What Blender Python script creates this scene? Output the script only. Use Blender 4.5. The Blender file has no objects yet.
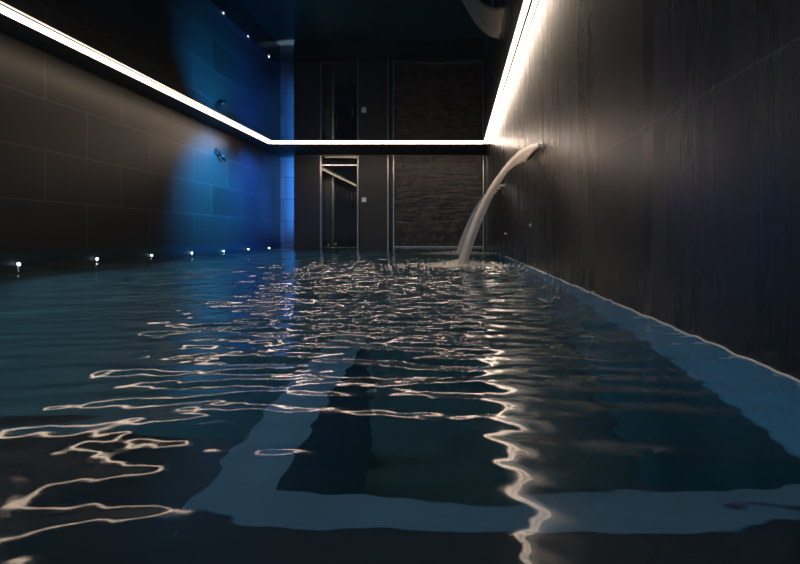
import bpy, bmesh, math, random
import numpy as np
from mathutils import Vector, Matrix, Euler
random.seed(7); rng = np.random.default_rng(11)
scn = bpy.context.scene
COL = scn.collection

# ------------------------------------------------------------------ camera, world, exposure
CAM_H = 0.315                       # camera height above the still water (water is z = 0)
cd = bpy.data.cameras.new('camera'); cam = bpy.data.objects.new('camera', cd); COL.objects.link(cam)
cd.sensor_width = 36; cd.lens = 36*450/800
cd.shift_x = -57/800; cd.shift_y = -46/800; cd.clip_start = .02
cam.location = (0, 0, CAM_H); cam.rotation_euler = (math.radians(90), 0, 0)
scn.camera = cam
w = bpy.data.worlds.new('world'); scn.world = w; w.use_nodes = True
w.node_tree.nodes['Background'].inputs[0].default_value = (.30, .45, .62, 1)
w.node_tree.nodes['Background'].inputs[1].default_value = 1.0
scn.view_settings.view_transform = 'Standard'; scn.view_settings.look = 'None'
scn.view_settings.gamma = 1; scn.view_settings.use_curve_mapping = False
scn.view_settings.exposure = 0.0

XL, XR, YB, YN, ZC = -4.85, .745, 12.0, 12.36, 2.475      # walls, back wall, niche back, ceiling
YF = -1.2                                                 # room is open behind this
LX, LR, LY = -4.25, .70, 10.34                            # led lines

def look(o, tgt):
    o.rotation_euler = (Vector(tgt)-o.location).to_track_quat('-Z', 'Y').to_euler()
def spot(name, loc, tgt, power, color, angle=60, blend=.6, size=.03):
    l = bpy.data.lights.new(name, 'SPOT'); l.energy = power; l.color = color
    l.spot_size = math.radians(angle); l.spot_blend = blend; l.shadow_soft_size = size
    o = bpy.data.objects.new(name, l); COL.objects.link(o); o.location = loc; look(o, tgt); return o
# blue wall-washing spots in the far left corner
spot('blue_wash_spot', (-3.4, 8.7, 2.42), (-4.85, 8.95, 1.25), 2000, (.0, .25, .75), 85, 1.0)
spot('blue_wash_spot', (-3.4, 10.2, 2.42), (-4.85, 10.5, 1.2), 1300, (.0, .13, .90), 80, 1.0)
_l = bpy.data.lights.new('blue_tube', 'AREA'); _l.shape = 'RECTANGLE'; _l.size = 2.0; _l.size_y = .06; _l.energy = 27; _l.color = (.03, .25, .95)
_o = bpy.data.objects.new('blue_tube', _l); COL.objects.link(_o); _o.location = (-4.385, 12.03, 1.45)   # on the hidden side of the brown pier
_z = Vector((.25, -1, 0)).normalized(); _x = Vector((0, 0, 1)); _y = _z.cross(_x)
_o.rotation_euler = Matrix((_x, _y, _z)).transposed().to_euler()
spot('waterfall_fill_spot', (.25, 3.1, 2.44), (.45, 4.45, .65), 200, (1.0, .76, .58), 58, .9, .04)  # added fill without a fixture, brightens the nearer waterfall
spot('passage_fill_spot', (-2.9, 12.56, 2.3), (-3.6, 12.65, 1.0), 150, (1, .93, .85), 80, .8)  # added fill behind the glass, brightens the pale strip there
# underwater pool lamps along the left wall, then two added fills
for y in (1.0, 2.79, 4.95, 7.11, 9.3):
    spot('underwater_spot', (XL+.10, y, -.35), (XL+3, y+.1, -.9), 60, (.30, .72, .95), 130, .8, .05)
spot('underwater_spot', (-1.9, -.6, -.25), (.3, 1.1, -.5), 9, (.35, .62, 1.0), 100, .9, .05)  # added underwater fill for the near ledge, no fixture there
spot('underwater_spot', (-1.0, 1.6, -.15), (.75, .7, -.3), 5, (.35, .62, 1.0), 90, .9, .05)  # second added underwater fill, aimed across the ledge at the right wall

# ------------------------------------------------------------------ helpers
def mat(name, base=(.5,.5,.5), rough=.5, metal=0, spec=.5, **k):
    m = bpy.data.materials.new(name); m.use_nodes = True
    b = m.node_tree.nodes['Principled BSDF']
    b.inputs['Base Color'].default_value = (*base, 1); b.inputs['Roughness'].default_value = rough
    b.inputs['Metallic'].default_value = metal; b.inputs['Specular IOR Level'].default_value = spec
    for kk, v in k.items(): b.inputs[kk.replace('_', ' ')].default_value = v
    return m
def N(m, t, **ins):
    n = m.node_tree.nodes.new(t)
    for k, v in ins.items(): n.inputs[k.replace('_', ' ')].default_value = v
    return n
def L(m, a, ao, b, bi): m.node_tree.links.new(a.outputs[ao], b.inputs[bi])
def BS(m): return m.node_tree.nodes['Principled BSDF']
def emis(name, color, s):
    m = bpy.data.materials.new(name); m.use_nodes = True; b = BS(m)
    b.inputs['Base Color'].default_value = (.6,.6,.6,1)
    b.inputs['Emission Color'].default_value = (*color, 1); b.inputs['Emission Strength'].default_value = s
    return m

def tile_mat(name, base, tw, th, rough, axis, streak=0.0, line=.35, offset=.5, spec=.5, x0=0, z0=0, bump=.15, joint=.012, jcol=None, freq=5, aniso=.0):
    """large dark slabs; axis = which world axis runs along the wall ('x' or 'y')"""
    m = mat(name, base, rough, spec=spec); b = BS(m)
    tc = N(m, 'ShaderNodeTexCoord'); sp = N(m, 'ShaderNodeSeparateXYZ'); L(m, tc, 'Object', sp, 0)
    cb = N(m, 'ShaderNodeCombineXYZ')
    ax = N(m, 'ShaderNodeMath'); ax.operation = 'ADD'; ax.inputs[1].default_value = x0; L(m, sp, 'XYZ'.index(axis.upper()), ax, 0)
    az = N(m, 'ShaderNodeMath'); az.operation = 'ADD'; az.inputs[1].default_value = z0; L(m, sp, 2, az, 0)
    L(m, ax, 0, cb, 0); L(m, az, 0, cb, 1)
    br = N(m, 'ShaderNodeTexBrick'); br.offset = offset; L(m, cb, 0, br, 'Vector')
    br.inputs['Scale'].default_value = 1; br.inputs['Brick Width'].default_value = tw; br.inputs['Row Height'].default_value = th
    br.inputs['Mortar Size'].default_value = joint/2; br.inputs['Mortar Smooth'].default_value = .1
    c1 = tuple(c*.85 for c in base); c2 = tuple(c*1.15 for c in base)
    br.inputs['Color1'].default_value = (*c1, 1); br.inputs['Color2'].default_value = (*c2, 1)
    br.inputs['Mortar'].default_value = (*(jcol or tuple(c*4+.01 for c in base)), 1)
    L(m, br, 'Color', b, 'Base Color')
    # vertical streaks in gloss and relief
    mp = N(m, 'ShaderNodeMapping'); mp.inputs['Scale'].default_value = (freq if axis == 'x' else 1, freq if axis == 'y' else 1, .12); L(m, tc, 'Object', mp, 0)
    ns = N(m, 'ShaderNodeTexNoise', Scale=1.0, Detail=5.0, Roughness=.65); L(m, mp, 0, ns, 'Vector')
    mr = N(m, 'ShaderNodeMapRange'); mr.inputs[1].default_value = .3; mr.inputs[2].default_value = .7
    mr.inputs[3].default_value = rough*(1-streak*.6); mr.inputs[4].default_value = rough*(1+streak*.6); L(m, ns, 'Fac', mr, 0); L(m, mr, 0, b, 'Roughness')
    bp = N(m, 'ShaderNodeBump', Strength=bump, Distance=.01)
    ad = N(m, 'ShaderNodeMath'); ad.operation = 'MULTIPLY_ADD'; L(m, br, 'Fac', ad, 0); ad.inputs[1].default_value = -.5
    st = N(m, 'ShaderNodeMath'); st.operation = 'MULTIPLY'; L(m, ns, 'Fac', st, 0); st.inputs[1].default_value = streak*2
    b.inputs['Anisotropic'].default_value = aniso
    if aniso:
        tz = N(m, 'ShaderNodeCombineXYZ'); tz.inputs[2].default_value = 1; L(m, tz, 0, b, 'Tangent')
    L(m, st, 0, ad, 2); L(m, ad, 0, bp, 'Height'); L(m, bp, 0, b, 'Normal')
    return m

class MB:
    def __init__(s): s.bm = bmesh.new()
    def box(s, x0, x1, y0, y1, z0, z1, bev=0):
        r = bmesh.ops.create_cube(s.bm, size=1)
        vs = r['verts']
        for v in vs: v.co = Vector(((x0+x1)/2+v.co.x*(x1-x0), (y0+y1)/2+v.co.y*(y1-y0), (z0+z1)/2+v.co.z*(z1-z0)))
        if bev:
            es = list({e for v in vs for e in v.link_edges})
            bmesh.ops.bevel(s.bm, geom=es, offset=bev, segments=2, profile=.5, affect='EDGES')
        return s
    def cyl(s, p, q, r, n=16, r2=None):
        p, q = Vector(p), Vector(q); d = q-p
        M = Matrix.Translation((p+q)/2) @ d.to_track_quat('Z', 'Y').to_matrix().to_4x4()
        bmesh.ops.create_cone(s.bm, cap_ends=True, segments=n, radius1=r, radius2=r if r2 is None else r2, depth=d.length, matrix=M); return s
    def ball(s, c, r, sc=(1,1,1), n=8):
        M = Matrix.Translation(c) @ Matrix.Diagonal((*sc, 1))
        bmesh.ops.create_uvsphere(s.bm, u_segments=n, v_segments=max(4, n//2+1), radius=r, matrix=M); return s
    def build(s, name, m, parent=None, smooth=False):
        me = bpy.data.meshes.new(name); s.bm.normal_update(); s.bm.to_mesh(me); s.bm.free()
        me.materials.append(m)
        o = bpy.data.objects.new(name, me); COL.objects.link(o)
        if smooth:
            for p in me.polygons: p.use_smooth = True
        if parent is not None:
            o.parent = parent; o.matrix_parent_inverse = Matrix.Translation(-parent.location)
        return o
def tag(o, label=None, cat=None, group=None, kind=None):
    for k, v in (('label', label), ('category', cat), ('group', group), ('kind', kind)):
        if v: o[k] = v
    return o
def empty(name, loc, label, cat, group=None):
    o = bpy.data.objects.new(name, None); COL.objects.link(o); o.location = loc; o.empty_display_size = .1
    return tag(o, label, cat, group)
def struct(mb, name, m): return tag(mb.build(name, m), kind='structure')

# ------------------------------------------------------------------ materials
M_left = tile_mat('left_wall_slabs', (.034,.032,.029), 1.2, .60, .36, 'y', streak=.15, aniso=.5, x0=.1, z0=.475-.0, jcol=(.11,.10,.09), bump=.10)
M_right = tile_mat('right_wall_slabs', (.013,.013,.013), 1.62, .81, .28, 'y', spec=.55, streak=.28, aniso=.8, freq=7, x0=.07, z0=.065, jcol=(.10,.09,.08), bump=.05, joint=.006); BS(M_right).inputs['IOR'].default_value = 1.65
M_back = mat('back_wall_paint', (.048,.045,.040), .45)
M_niche = tile_mat('niche_slabs', (.16,.16,.16), .9, .60, .4, 'x', z0=.475, jcol=(.02,.02,.02), x0=.2)
M_margin = mat('dark_soffit', (.035,.034,.033), .6)
M_mirror = mat('stretch_ceiling', (.018,.022,.026), .025, spec=.5); BS(M_mirror).inputs['IOR'].default_value = 2.1
_n = N(M_mirror, 'ShaderNodeTexNoise', Scale=1.1, Detail=1.0); _tc = N(M_mirror, 'ShaderNodeTexCoord'); L(M_mirror, _tc, 'Object', _n, 'Vector')
_b = N(M_mirror, 'ShaderNodeBump', Strength=.25, Distance=.01); L(M_mirror, _n, 'Fac', _b, 'Height'); L(M_mirror, _b, 0, BS(M_mirror), 'Normal')
M_led = emis('led_diffuser', (1.0, .78, .58), 7.0)
M_led_b = emis('led_diffuser_back', (1.0, .78, .62), 24.0)
M_led_r = emis('led_diffuser_right', (1.0, .80, .63), 9.0)
M_alu = mat('aluminium', (.25,.24,.23), .35, 1)
M_chrome = mat('chrome', (.55,.50,.45), .3, 1)
M_floor = mat('pool_floor_tile', (.022,.10,.125), .6)
M_dark_tile = mat('dark_pool_tile', (.014,.030,.038), .55)
M_pale = mat('pale_pool_tile', (.105,.22,.30), .6)
_n = N(M_pale, 'ShaderNodeTexNoise', Scale=9.0, Detail=4.0); _r = N(M_pale, 'ShaderNodeMapRange')
_r.inputs[3].default_value = .75; _r.inputs[4].default_value = 1.25; L(M_pale, _n, 'Fac', _r, 0)
_h = N(M_pale, 'ShaderNodeHueSaturation'); _h.inputs['Color'].default_value = (.105,.22,.30,1); L(M_pale, _r, 0, _h, 'Value'); L(M_pale, _h, 0, BS(M_pale), 'Base Color')
M_white = mat('white_plastic', (.95,.95,.95), .3)
M_black = mat('black_plastic', (.01,.01,.01), .4)
M_lamp = emis('lamp_lens', (.60,.82,1.0), 30.0)
M_foam = mat('foam', (.75,.72,.68), .5)

# ------------------------------------------------------------------ structure
struct(MB().box(XR, XR+.15, YF, YN, -1.5, ZC+.2), 'wall_right', M_right)
struct(MB().box(XL-.15, XL, YF, YN, -1.5, ZC+.2), 'wall_left', M_left)
struct(MB().box(XL, XL+.012, YF, YN, .0, .145), 'baseboard_left', M_dark_tile)
DX0, DX1 = -3.62, -2.63          # doorway
wb = MB()
NX = -4.35
wb.box(NX, DX0, YB, YN+.1, -1.5, ZC).box(DX1, XR, YB, YN+.1, -1.5, ZC).box(DX0, DX1, YB, YN+.1, -1.5, -.02)
struct(wb, 'wall_back', M_back)
struct(MB().box(XL, NX, YN, YN+.1, -1.5, ZC), 'wall_niche', M_niche)
# dry passage behind the glass door
struct(MB().box(DX0-.1, DX1+.1, YN+.1, YN+1.6, -.12, -.02), 'floor', M_margin)
hw = MB(); hw.box(DX0-.2, DX0-.1, YN+.1, YN+1.6, -.12, ZC).box(DX1+.1, DX1+.2, YN+.1, YN+1.6, -.12, ZC)
hw.box(DX0-.2, DX1+.2, YN+1.6, YN+1.7, -.12, ZC).box(DX0-.2, DX1+.2, YN+.1, YN+1.7, ZC, ZC+.1)
struct(hw, 'wall_passage', M_back)
struct(MB().box(-3.70, -3.51, 12.65, 12.85, -.02, ZC), 'passage_lit_strip', mat('lit_wall_tone', (.45,.42,.38), .6))  # added pale panel, its light tone stands in for lit passage wall
# ceilings
struct(MB().box(LX, LR, YF, LY, ZC, ZC+.1), 'ceiling', M_mirror)
cm = MB(); cm.box(XL-.1, LX-.002, YF, YN+.1, ZC, ZC+.1).box(LX-.002, XR+.1, LY+.002, YN+.1, ZC, ZC+.1).box(LR+.002, XR+.1, YF, LY+.002, ZC, ZC+.1)
struct(cm, 'ceiling_margin', M_margin)
# pool basin
struct(MB().box(XL, XR, YF, YB, -1.5, -1.4), 'pool_floor', M_floor)
# submerged pieces near the camera
lm = MB(); lm.box(-.50, -.36, .80, 1.9, -1.4, -.40).box(-.36, XR-.012, .80, .875, -1.4, -.40)
struct(lm, 'pool_ledge', M_pale)
struct(MB().box(XR-.012, XR, YF, YB, -.42, -.006), 'pool_wall_right', M_pale)
struct(MB().box(XR-.010, XR, YF, YB, -1.4, -.42), 'pool_wall_right_lower', M_floor)
struct(MB().box(-1.15, -.502, YF, 1.15, -1.4, -.50), 'pool_bench', M_dark_tile)
struct(MB().box(-.49, XR-.012, YF, .798, -1.4, -.402), 'pool_step', M_dark_tile)

# ------------------------------------------------------------------ water surface
def fall_xy(y0, y1): return (.08, (y0+y1)/2+.55)
FALLS = [(3.92, 4.58), (7.0, 8.0)]
LAND = [(.07, 4.72), (.07, 8.1)]
def wave_set(K, l0, l1, spread, rms, iso=0):
    lam = np.exp(rng.uniform(np.log(l0), np.log(l1), K)); ang = rng.normal(0, spread, K) + np.pi/2
    if iso: ang[::iso] = rng.uniform(0, 2*np.pi, len(ang[::iso]))
    sl = rng.uniform(.5, 1.0, K); sl = sl/np.sqrt((sl**2).sum()/2)*rms
    return list(zip(lam, ang, rng.uniform(0, 2*np.pi, K), sl))
W_MAIN = wave_set(60, .075, .17, .20, .058) + wave_set(24, .2, .5, .3, .022) + wave_set(60, .028, .07, .7, .028, 4)
W_FALL = wave_set(80, .05, .15, .9, .15, 2)
def height(X, Y):
    Z = np.zeros_like(X)
    # agitation grows towards the waterfalls
    r1 = np.hypot(X-LAND[0][0], Y-LAND[0][1]); r2 = np.hypot(X-LAND[1][0], Y-LAND[1][1])
    A = .74 + .50*np.clip((Y-.6)/.9, 0, 1) + 1.6*np.exp(-(r1/1.5)**2) + 1.3*np.exp(-(r2/1.6)**2) + .45*np.clip((Y-2.5)/4, 0, 1)
    A *= np.clip(1.0-.25*np.clip((-1.2-X)/2.5, 0, 1)*np.clip((5-Y)/3, 0, 1), .4, 1)
    cell = .0045*np.clip(Y+.35, .5, None)
    wx = X + .05*np.sin(3.1*Y+1.7*X) ; wy = Y + .05*np.sin(2.3*X+.6)
    F = np.exp(-(r1/1.1)**2) + .9*np.exp(-(r2/1.3)**2); Zf = np.zeros_like(X)
    for l, a, p, s in W_FALL:
        k = 2*np.pi/l; Zf += s/k*np.sin(k*(np.cos(a)*X+np.sin(a)*Y)+p)*np.clip((l-2.2*cell)/(2*cell), 0, 1)
    for l, a, p, s in W_MAIN:
        k = 2*np.pi/l
        f = np.clip((l-2.2*cell)/(2*cell), 0, 1)
        Z += s/k*np.sin(k*(np.cos(a)*wx+np.sin(a)*wy)+p)*f
    Z = Z*A + Zf*F
    for r, rr in ((r1, 0), (r2, 1)):
        Z += .0022*np.exp(-r/1.1)*np.sin(2*np.pi*r/.17+rr)*np.clip(r/.3, 0, 1)
    return Z
NXV, NYV = 560, 1000
xs = np.linspace(XL+.003, XR-.003, NXV)
ys = np.concatenate([np.linspace(YF, .2, 60, endpoint=False), (np.exp(np.linspace(math.log(.55), math.log(YB+.35), NYV-60))-.35)])
X, Y = np.meshgrid(xs, ys); Z = height(X, Y)
co = np.stack([X, Y, Z], -1).reshape(-1, 3).astype(np.float32)
i = np.arange(NYV-1)[:, None]*NXV + np.arange(NXV-1)[None, :]
fc = np.stack([i, i+1, i+1+NXV, i+NXV], -1).reshape(-1, 4)
me = bpy.data.meshes.new('water'); me.vertices.add(len(co)); me.vertices.foreach_set('co', co.ravel())
me.loops.add(fc.size); me.loops.foreach_set('vertex_index', fc.ravel().astype(np.int32))
me.polygons.add(len(fc)); me.polygons.foreach_set('loop_start', np.arange(0, fc.size, 4, dtype=np.int32))
me.update(calc_edges=True); me.polygons.foreach_set('use_smooth', np.ones(len(fc), dtype=bool))
M_water = bpy.data.materials.new('water'); M_water.use_nodes = True; b = BS(M_water)
b.inputs['Base Color'].default_value = (.80, .95, 1, 1); b.inputs['Roughness'].default_value = .06
b.inputs['IOR'].default_value = 1.33; b.inputs['Transmission Weight'].default_value = 1
_tc = N(M_water, 'ShaderNodeTexCoord'); _n = N(M_water, 'ShaderNodeTexNoise', Scale=11.0, Detail=2.0)
_m = N(M_water, 'ShaderNodeMapping'); _m.inputs['Scale'].default_value = (.6, 1.4, 1); L(M_water, _tc, 'Object', _m, 0); L(M_water, _m, 0, _n, 'Vector')
_b = N(M_water, 'ShaderNodeBump', Strength=.10, Distance=.01); L(M_water, _n, 'Fac', _b, 'Height'); L(M_water, _b, 0, b, 'Normal')
me.materials.append(M_water)
wo = bpy.data.objects.new('pool_water', me); COL.objects.link(wo)
tag(wo, 'rippled dark teal water filling the indoor pool', 'water', kind='stuff')
# meniscus glint along the right wall, built as a pale painted bead
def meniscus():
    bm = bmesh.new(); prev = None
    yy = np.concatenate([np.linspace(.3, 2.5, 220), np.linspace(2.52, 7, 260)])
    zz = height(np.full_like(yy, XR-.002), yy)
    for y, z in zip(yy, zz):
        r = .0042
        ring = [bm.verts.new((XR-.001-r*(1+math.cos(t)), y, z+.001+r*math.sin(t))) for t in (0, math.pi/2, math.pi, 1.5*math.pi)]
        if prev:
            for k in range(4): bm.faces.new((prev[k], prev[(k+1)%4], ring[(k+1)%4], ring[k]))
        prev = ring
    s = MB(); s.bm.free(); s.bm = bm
    o = s.build('waterline_glint', mat('glint_white', (.9,.87,.84), .3), smooth=True)
    tag(o, 'thin bright meniscus glint along the right wall at the waterline', 'water glint')
meniscus()

# ------------------------------------------------------------------ LED lines
def led(name, x0, x1, y0, y1, m, label, slots=None):
    r = empty(name, ((x0+x1)/2, (y0+y1)/2, ZC), label, 'light strip', 'led lines around the ceiling')
    for a, b in (slots or [(x0+.004, x1-.004)]):
        MB().box(a, b, y0+.004, y1-.004, ZC-.030, ZC-.006).build('diffuser', m, r)
    MB().box(x0, x1, y0, y1, ZC-.008, ZC-.001).build('channel', M_alu, r)
    if slots: MB().box(slots[0][1]+.001, slots[1][0]-.001, y0+.004, y1-.004, ZC-.045, ZC-.0085).build('mirror_gap', M_black, r)  # dark rib drawn in as the gap between strip and its reflection
led('led_strip_light', LX-.108, LX, YF, LY+.05, M_led, 'long warm led strip along the left edge of the ceiling')
led('led_strip_light', LX+.002, .606, LY, LY+.05, M_led_b, 'warm led strip crossing the ceiling in front of the back wall')
led('led_strip_light', .608, .742, YF, LY+.05, M_led_r, 'brightest led strip running along the right wall ceiling edge', [(.615, .662), (.684, .731)])  # second glowing slot is added, standing in for the strip's reflection in the wall

# ------------------------------------------------------------------ glass door
M_glass = mat('door_glass', (.02,.025,.03), .01); b = BS(M_glass); b.inputs['IOR'].default_value = 1.9
nt = M_glass.node_tree; out = nt.nodes['Material Output']
tr = nt.nodes.new('ShaderNodeBsdfTransparent'); tr.inputs[0].default_value = (.75,.8,.8,1)
mx = nt.nodes.new('ShaderNodeMixShader'); mx.inputs[0].default_value = .55
nt.links.new(tr.outputs[0], mx.inputs[1]); nt.links.new(b.outputs[0], mx.inputs[2]); nt.links.new(mx.outputs[0], out.inputs[0])
dr = empty('glass_door', (-3.125, YB, 0), 'dark glass door in a slim chrome frame in the back wall', 'door')
yd = YB-.01
MB().box(DX0+.03, DX1-.03, yd-.012, yd, .02, 2.36).build('glass_panel', M_glass, dr)
MB().box(DX0-.02, DX0+.025, yd-.04, yd+.02, -.05, 2.45, .004).build('frame_post', M_chrome, dr)
MB().box(DX1-.025, DX1+.01, yd-.04, yd+.02, -.05, 2.45, .004).build('frame_post', M_chrome, dr)
MB().box(DX0+.1, DX1-.13, yd-.04, yd-.01, 2.385, 2.43, .004).build('top_rail', M_chrome, dr)
MB().box(DX1-.12, DX1-.025, yd-.05, yd-.005, 2.37, 2.44, .004).build('hinge', M_chrome, dr)
MB().box(DX0+.03, DX1-.03, yd-.02, yd+.02, 2.45, 2.472).build('frame_head', M_alu, dr)
h = MB(); hx = DX1-.15
h.cyl((hx, yd-.06, 1.08), (hx, yd-.06, 1.46), .014).cyl((hx, yd-.06, 1.14), (hx, yd-.012, 1.14), .009).cyl((hx, yd-.06, 1.40), (hx, yd-.012, 1.40), .009)
h.build('handle', mat('dark_steel', (.16,.16,.16), .4, 1), dr, True)

# switch
sw = empty('wall_switch', (-2.48, YB, 1.28), 'small white square switch on the wall right of the glass door', 'switch')
MB().box(-2.54, -2.42, YB-.02, YB, 1.22, 1.34, .008).build('plate', M_white, sw)
MB().box(-2.515, -2.445, YB-.027, YB-.018, 1.25, 1.32, .003).build('rocker', M_white, sw)

# ------------------------------------------------------------------ stone feature panel
M_stone = mat('split_stone', (.045,.036,.028), .42)
_oi = N(M_stone, 'ShaderNodeTexNoise', Scale=7.0, Detail=6.0); _tc = N(M_stone, 'ShaderNodeTexCoord'); L(M_stone, _tc, 'Object', _oi, 'Vector')
_cr = N(M_stone, 'ShaderNodeValToRGB'); _cr.color_ramp.elements[0].position = .3; _cr.color_ramp.elements[1].position = .75
_cr.color_ramp.elements[0].color = (.022,.019,.016,1); _cr.color_ramp.elements[1].color = (.15,.12,.095,1)
L(M_stone, _oi, 'Fac', _cr, 0); L(M_stone, _cr, 0, BS(M_stone), 'Base Color')
_b = N(M_stone, 'ShaderNodeBump', Strength=.8, Distance=.02); L(M_stone, _oi, 'Fac', _b, 'Height'); L(M_stone, _b, 0, BS(M_stone), 'Normal')
PX0, PX1 = -1.66, .66
sp_ = empty('stone_panel', ((PX0+PX1)/2, YB, 0), 'dark stacked split stone panel on the back wall between chrome posts', 'stone panel')
s = MB(); z = .06
while z < 2.44:
    hgt = random.choice((.03, .04, .05)); x = PX0
    while x < PX1-.01:
        wd = min(random.uniform(.12, .45), PX1-x); dp = random.uniform(.015, .075)
        s.box(x+.001, x+wd-.001, YB-dp, YB, z, min(z+hgt-.002, 2.47)); x += wd
    z += hgt
s.build('stone_cladding', M_stone, sp_)
for x in (-1.83, -1.68, .70):
    MB().box(x-.016, x+.016, YB-.09, YB-.0, -.03, 2.465, .004).build('edge_post', M_chrome, sp_)
MB().box(PX0, .684, YB-.08, YB-.0, .012, .045, .003).build('bottom_rail', M_chrome, sp_)

# ------------------------------------------------------------------ waterfalls
M_spout = mat('brushed_steel', (.55,.50,.45), .3, 1)
M_fall = bpy.data.materials.new('falling_water'); M_fall.use_nodes = True; b = BS(M_fall)
b.inputs['Base Color'].default_value = (1.0,.95,.90,1); b.inputs['Roughness'].default_value = .2; b.inputs['IOR'].default_value = 1.33
b.inputs['Transmission Weight'].default_value = .15
uv = N(M_fall, 'ShaderNodeTexCoord'); mp = N(M_fall, 'ShaderNodeMapping'); mp.inputs['Scale'].default_value = (22, 1.2, 1); L(M_fall, uv, 'UV', mp, 0)
ns = N(M_fall, 'ShaderNodeTexNoise', Scale=1.0, Detail=4.0, Roughness=.6); L(M_fall, mp, 0, ns, 'Vector')
bp = N(M_fall, 'ShaderNodeBump', Strength=1.0, Distance=.04); L(M_fall, ns, 'Fac', bp, 'Height'); L(M_fall, bp, 0, b, 'Normal')
tr = N(M_fall, 'ShaderNodeBsdfTransparent'); mx = N(M_fall, 'ShaderNodeMixShader'); cr = N(M_fall, 'ShaderNodeMapRange')
cr.inputs[1].default_value = .35; cr.inputs[2].default_value = .62; cr.inputs[3].default_value = .40; cr.inputs[4].default_value = 1.0
L(M_fall, ns, 'Fac', cr, 0); L(M_fall, cr, 0, mx, 0); L(M_fall, tr, 0, mx, 1); L(M_fall, b, 0, mx, 2); tl = N(M_fall, 'ShaderNodeBsdfTranslucent'); tl.inputs[0].default_value = (1,.94,.88,1); m2 = N(M_fall, 'ShaderNodeMixShader'); m2.inputs[0].default_value = .30
L(M_fall, mx, 0, m2, 1); L(M_fall, tl, 0, m2, 2); L(M_fall, m2, 0, M_fall.node_tree.nodes['Material Output'], 0)
ZS = CAM_H+.785
def waterfall(y0, y1, land, label_s, label_w, seed):
    r = empty('waterfall_spout', (XR, (y0+y1)/2, ZS), label_s, 'spout', None)
    m = MB(); m.box(XR-.045, XR, y0-.01, y1+.01, ZS-.012, ZS-.007).box(XR-.045, XR, y0-.01, y1+.01, ZS+.010, ZS+.015)
    m.box(XR-.045, XR, y0-.015, y0-.008, ZS-.012, ZS+.015).box(XR-.045, XR, y1+.008, y1+.015, ZS-.012, ZS+.015)
    m.build('nozzle', M_spout, r)
    MB().box(XR-.008, XR, y0-.04, y1+.04, ZS-.035, ZS+.035, .003).build('wall_plate', M_spout, r)
    # water sheet, narrowing as it falls
    NU, NV = 44, 60; rr = random.Random(seed)
    bm = bmesh.new(); uvl = bm.loops.layers.uv.new('UVMap')
    wob = [rr.uniform(0, 6.28) for _ in range(8)]
    x0 = XR-.035; drop = ZS; throw = x0-land[0]
    def P(u, v, side):
        c = (y0+y1)/2+(land[1]-(y0+y1)/2)*v**1.4; hwid = (y1-y0)/2*(1-.50*v**.9)
        t = (u-.5)*2
        zz = ZS - drop*(v**2)*1.02 + .0
        xx = x0 - throw*v
        th = (.008+.010*v)*(1.0+.5*math.cos(6*t+wob[0]+v*1.5))
        edge = .018*abs(t)**6*(1)
        rip = .010*v*math.sin(9*t+wob[1]+5*v)+.006*v*math.sin(23*t+wob[2]+9*v)
        # normal of the arc
        dx, dz = -throw, -2*drop*v; l = math.hypot(dx, dz); nx, nz = -dz/l, dx/l
        o_ = rip+side*(th+edge)
        bulge = -.05*v*(t*t)
        return (xx+nx*(o_)+bulge, c+t*hwid+.012*v*math.sin(7*v+wob[3]+3*t), zz+nz*o_)
    g = {}
    for side in (1, -1):
        for a in range(NU+1):
            for bb in range(NV+1): g[side, a, bb] = bm.verts.new(P(a/NU, bb/NV, side))
    def face(vs, uvs):
        f = bm.faces.new(vs); f.smooth = True
        for lp, q in zip(f.loops, uvs): lp[uvl].uv = q
    for side in (1, -1):
        for a in range(NU):
            for bb in range(NV):
                q = [(a, bb), (a+1, bb), (a+1, bb+1), (a, bb+1)]
                if side < 0: q = q[::-1]
                face([g[side, *k] for k in q], [(k[0]/NU, k[1]/NV) for k in q])
    for bb in range(NV):
        face([g[1,0,bb], g[1,0,bb+1], g[-1,0,bb+1], g[-1,0,bb]], [(0,bb/NV), (0,(bb+1)/NV), (0,(bb+1)/NV), (0,bb/NV)])
        face([g[1,NU,bb+1], g[1,NU,bb], g[-1,NU,bb], g[-1,NU,bb+1]], [(1,(bb+1)/NV), (1,bb/NV), (1,bb/NV), (1,(bb+1)/NV)])
    s = MB(); s.bm.free(); s.bm = bm
    tag(s.build('water_stream', M_fall), label_w, 'waterfall')
waterfall(*FALLS[0], LAND[0], 'steel blade spout on the right wall feeding the nearer waterfall', 'nearer and larger sheet of water arching from the right wall', 3)
waterfall(*FALLS[1], LAND[1], 'farther blade spout on the right wall behind the nearer waterfall', 'farther stream of water mostly hidden behind the nearer waterfall', 5)
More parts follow.
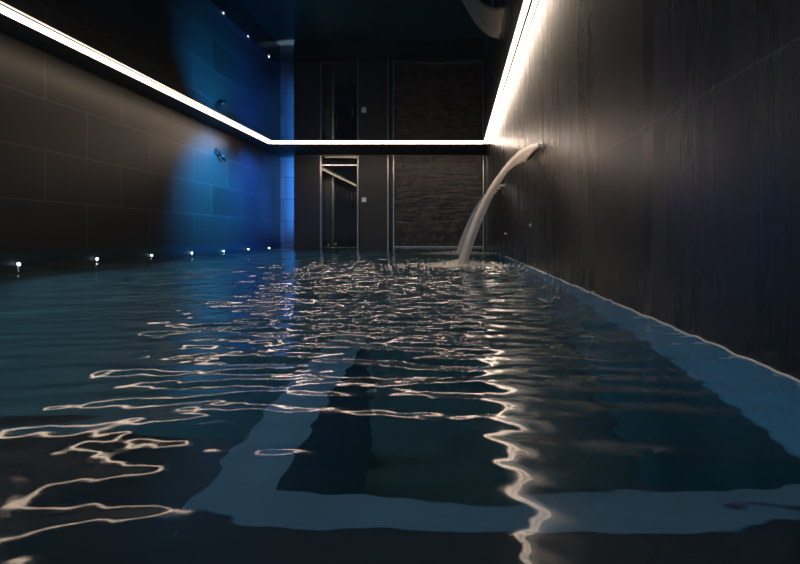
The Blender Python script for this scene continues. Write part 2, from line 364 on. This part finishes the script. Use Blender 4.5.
# splash foam at each landing
for (lx, ly), lab in zip(LAND, ('white splash foam where the nearer waterfall lands', 'white splash foam where the farther waterfall lands')):
    R = random.Random(int(ly*10)); pts = []
    for _ in range(1800):
        a = R.uniform(0, 6.283); d = abs(R.gauss(0, .28)); px, py = lx+d*math.cos(a)*1.4, ly+d*math.sin(a)
        if px < XR-.03: pts.append((px, py, R.uniform(0, .10)*math.exp(-d*5) if R.random() < .6 else 0, R.uniform(.003, .008)))
    P_ = np.array(pts); hz = height(P_[:, 0], P_[:, 1])
    ico = bmesh.new(); bmesh.ops.create_icosphere(ico, subdivisions=1, radius=1); tv = np.array([v.co[:] for v in ico.verts]); tf = [[v.index for v in f.verts] for f in ico.faces]; ico.free()
    vv = []; ff = []
    for q, (p, h0) in enumerate(zip(P_, hz)):
        vv += (tv*(p[3]*1.3, p[3]*1.3, p[3]*.8)+(p[0], p[1], h0+p[2])).tolist(); ff += [[k+q*len(tv) for k in f] for f in tf]
    s = MB(); tmp = bpy.data.meshes.new('tmp'); tmp.from_pydata(vv, [], ff); s.bm.from_mesh(tmp); bpy.data.meshes.remove(tmp)
    tag(s.build('splash_foam', M_foam, smooth=True), lab, 'foam', kind='stuff')

# small wall buttons under the spouts
for y, z, lab in ((6.9, .345, 'small round steel button low on the right wall behind the waterfall'), (4.55, .42, 'small round steel button low on the right wall nearer the camera')):
    r = empty('wall_button', (XR, y, z), lab, 'button')
    MB().cyl((XR-.006, y, z), (XR, y, z), .028).build('rim', M_chrome, r)
    MB().cyl((XR-.014, y, z), (XR-.004, y, z), .017).build('push_cap', M_white, r)

# ------------------------------------------------------------------ lights at the waterline on the left wall
g = 'pool lights along the left wall'
labs = {0: 'leftmost visible pool light at the waterline of the left wall', 1: 'second pool light from the left at the waterline', 2: 'third pool light from the left at the waterline',
        3: 'fourth pool light from the left, below the blue lit wall', 4: 'fifth pool light from the left, below the blue lit wall', 5: 'sixth pool light from the left, near the far corner',
        6: 'pool light closest to the far left corner'}
for k, y in enumerate((4.95, 6.03, 7.11, 8.19, 9.30, 10.4, 11.55)):
    r = empty('pool_light', (XL+.012, y, .012), labs[k], 'pool light', g)
    MB().cyl((XL+.012, y, .012), (XL+.024, y, .012), .016, 20).build('housing', M_chrome, r)
    MB().cyl((XL+.022, y, .010), (XL+.036, y, .010), .009, 20).build('lens', M_lamp, r)

# dark fixture on the blue part of the left wall
f = empty('wall_fixture', (XL, 9.1, 2.0), 'small dark bracket fixture high on the blue lit left wall', 'wall fixture')
MB().box(XL, XL+.03, 9.03, 9.17, 1.94, 2.08, .01).build('mounting_plate', M_black, f)
MB().cyl((XL+.03, 9.1, 2.0), (XL+.08, 9.12, 1.95), .012).cyl((XL+.07, 9.09, 1.97), (XL+.10, 9.22, 1.87), .028, 16, .034).build('lamp_head', M_black, f, True)
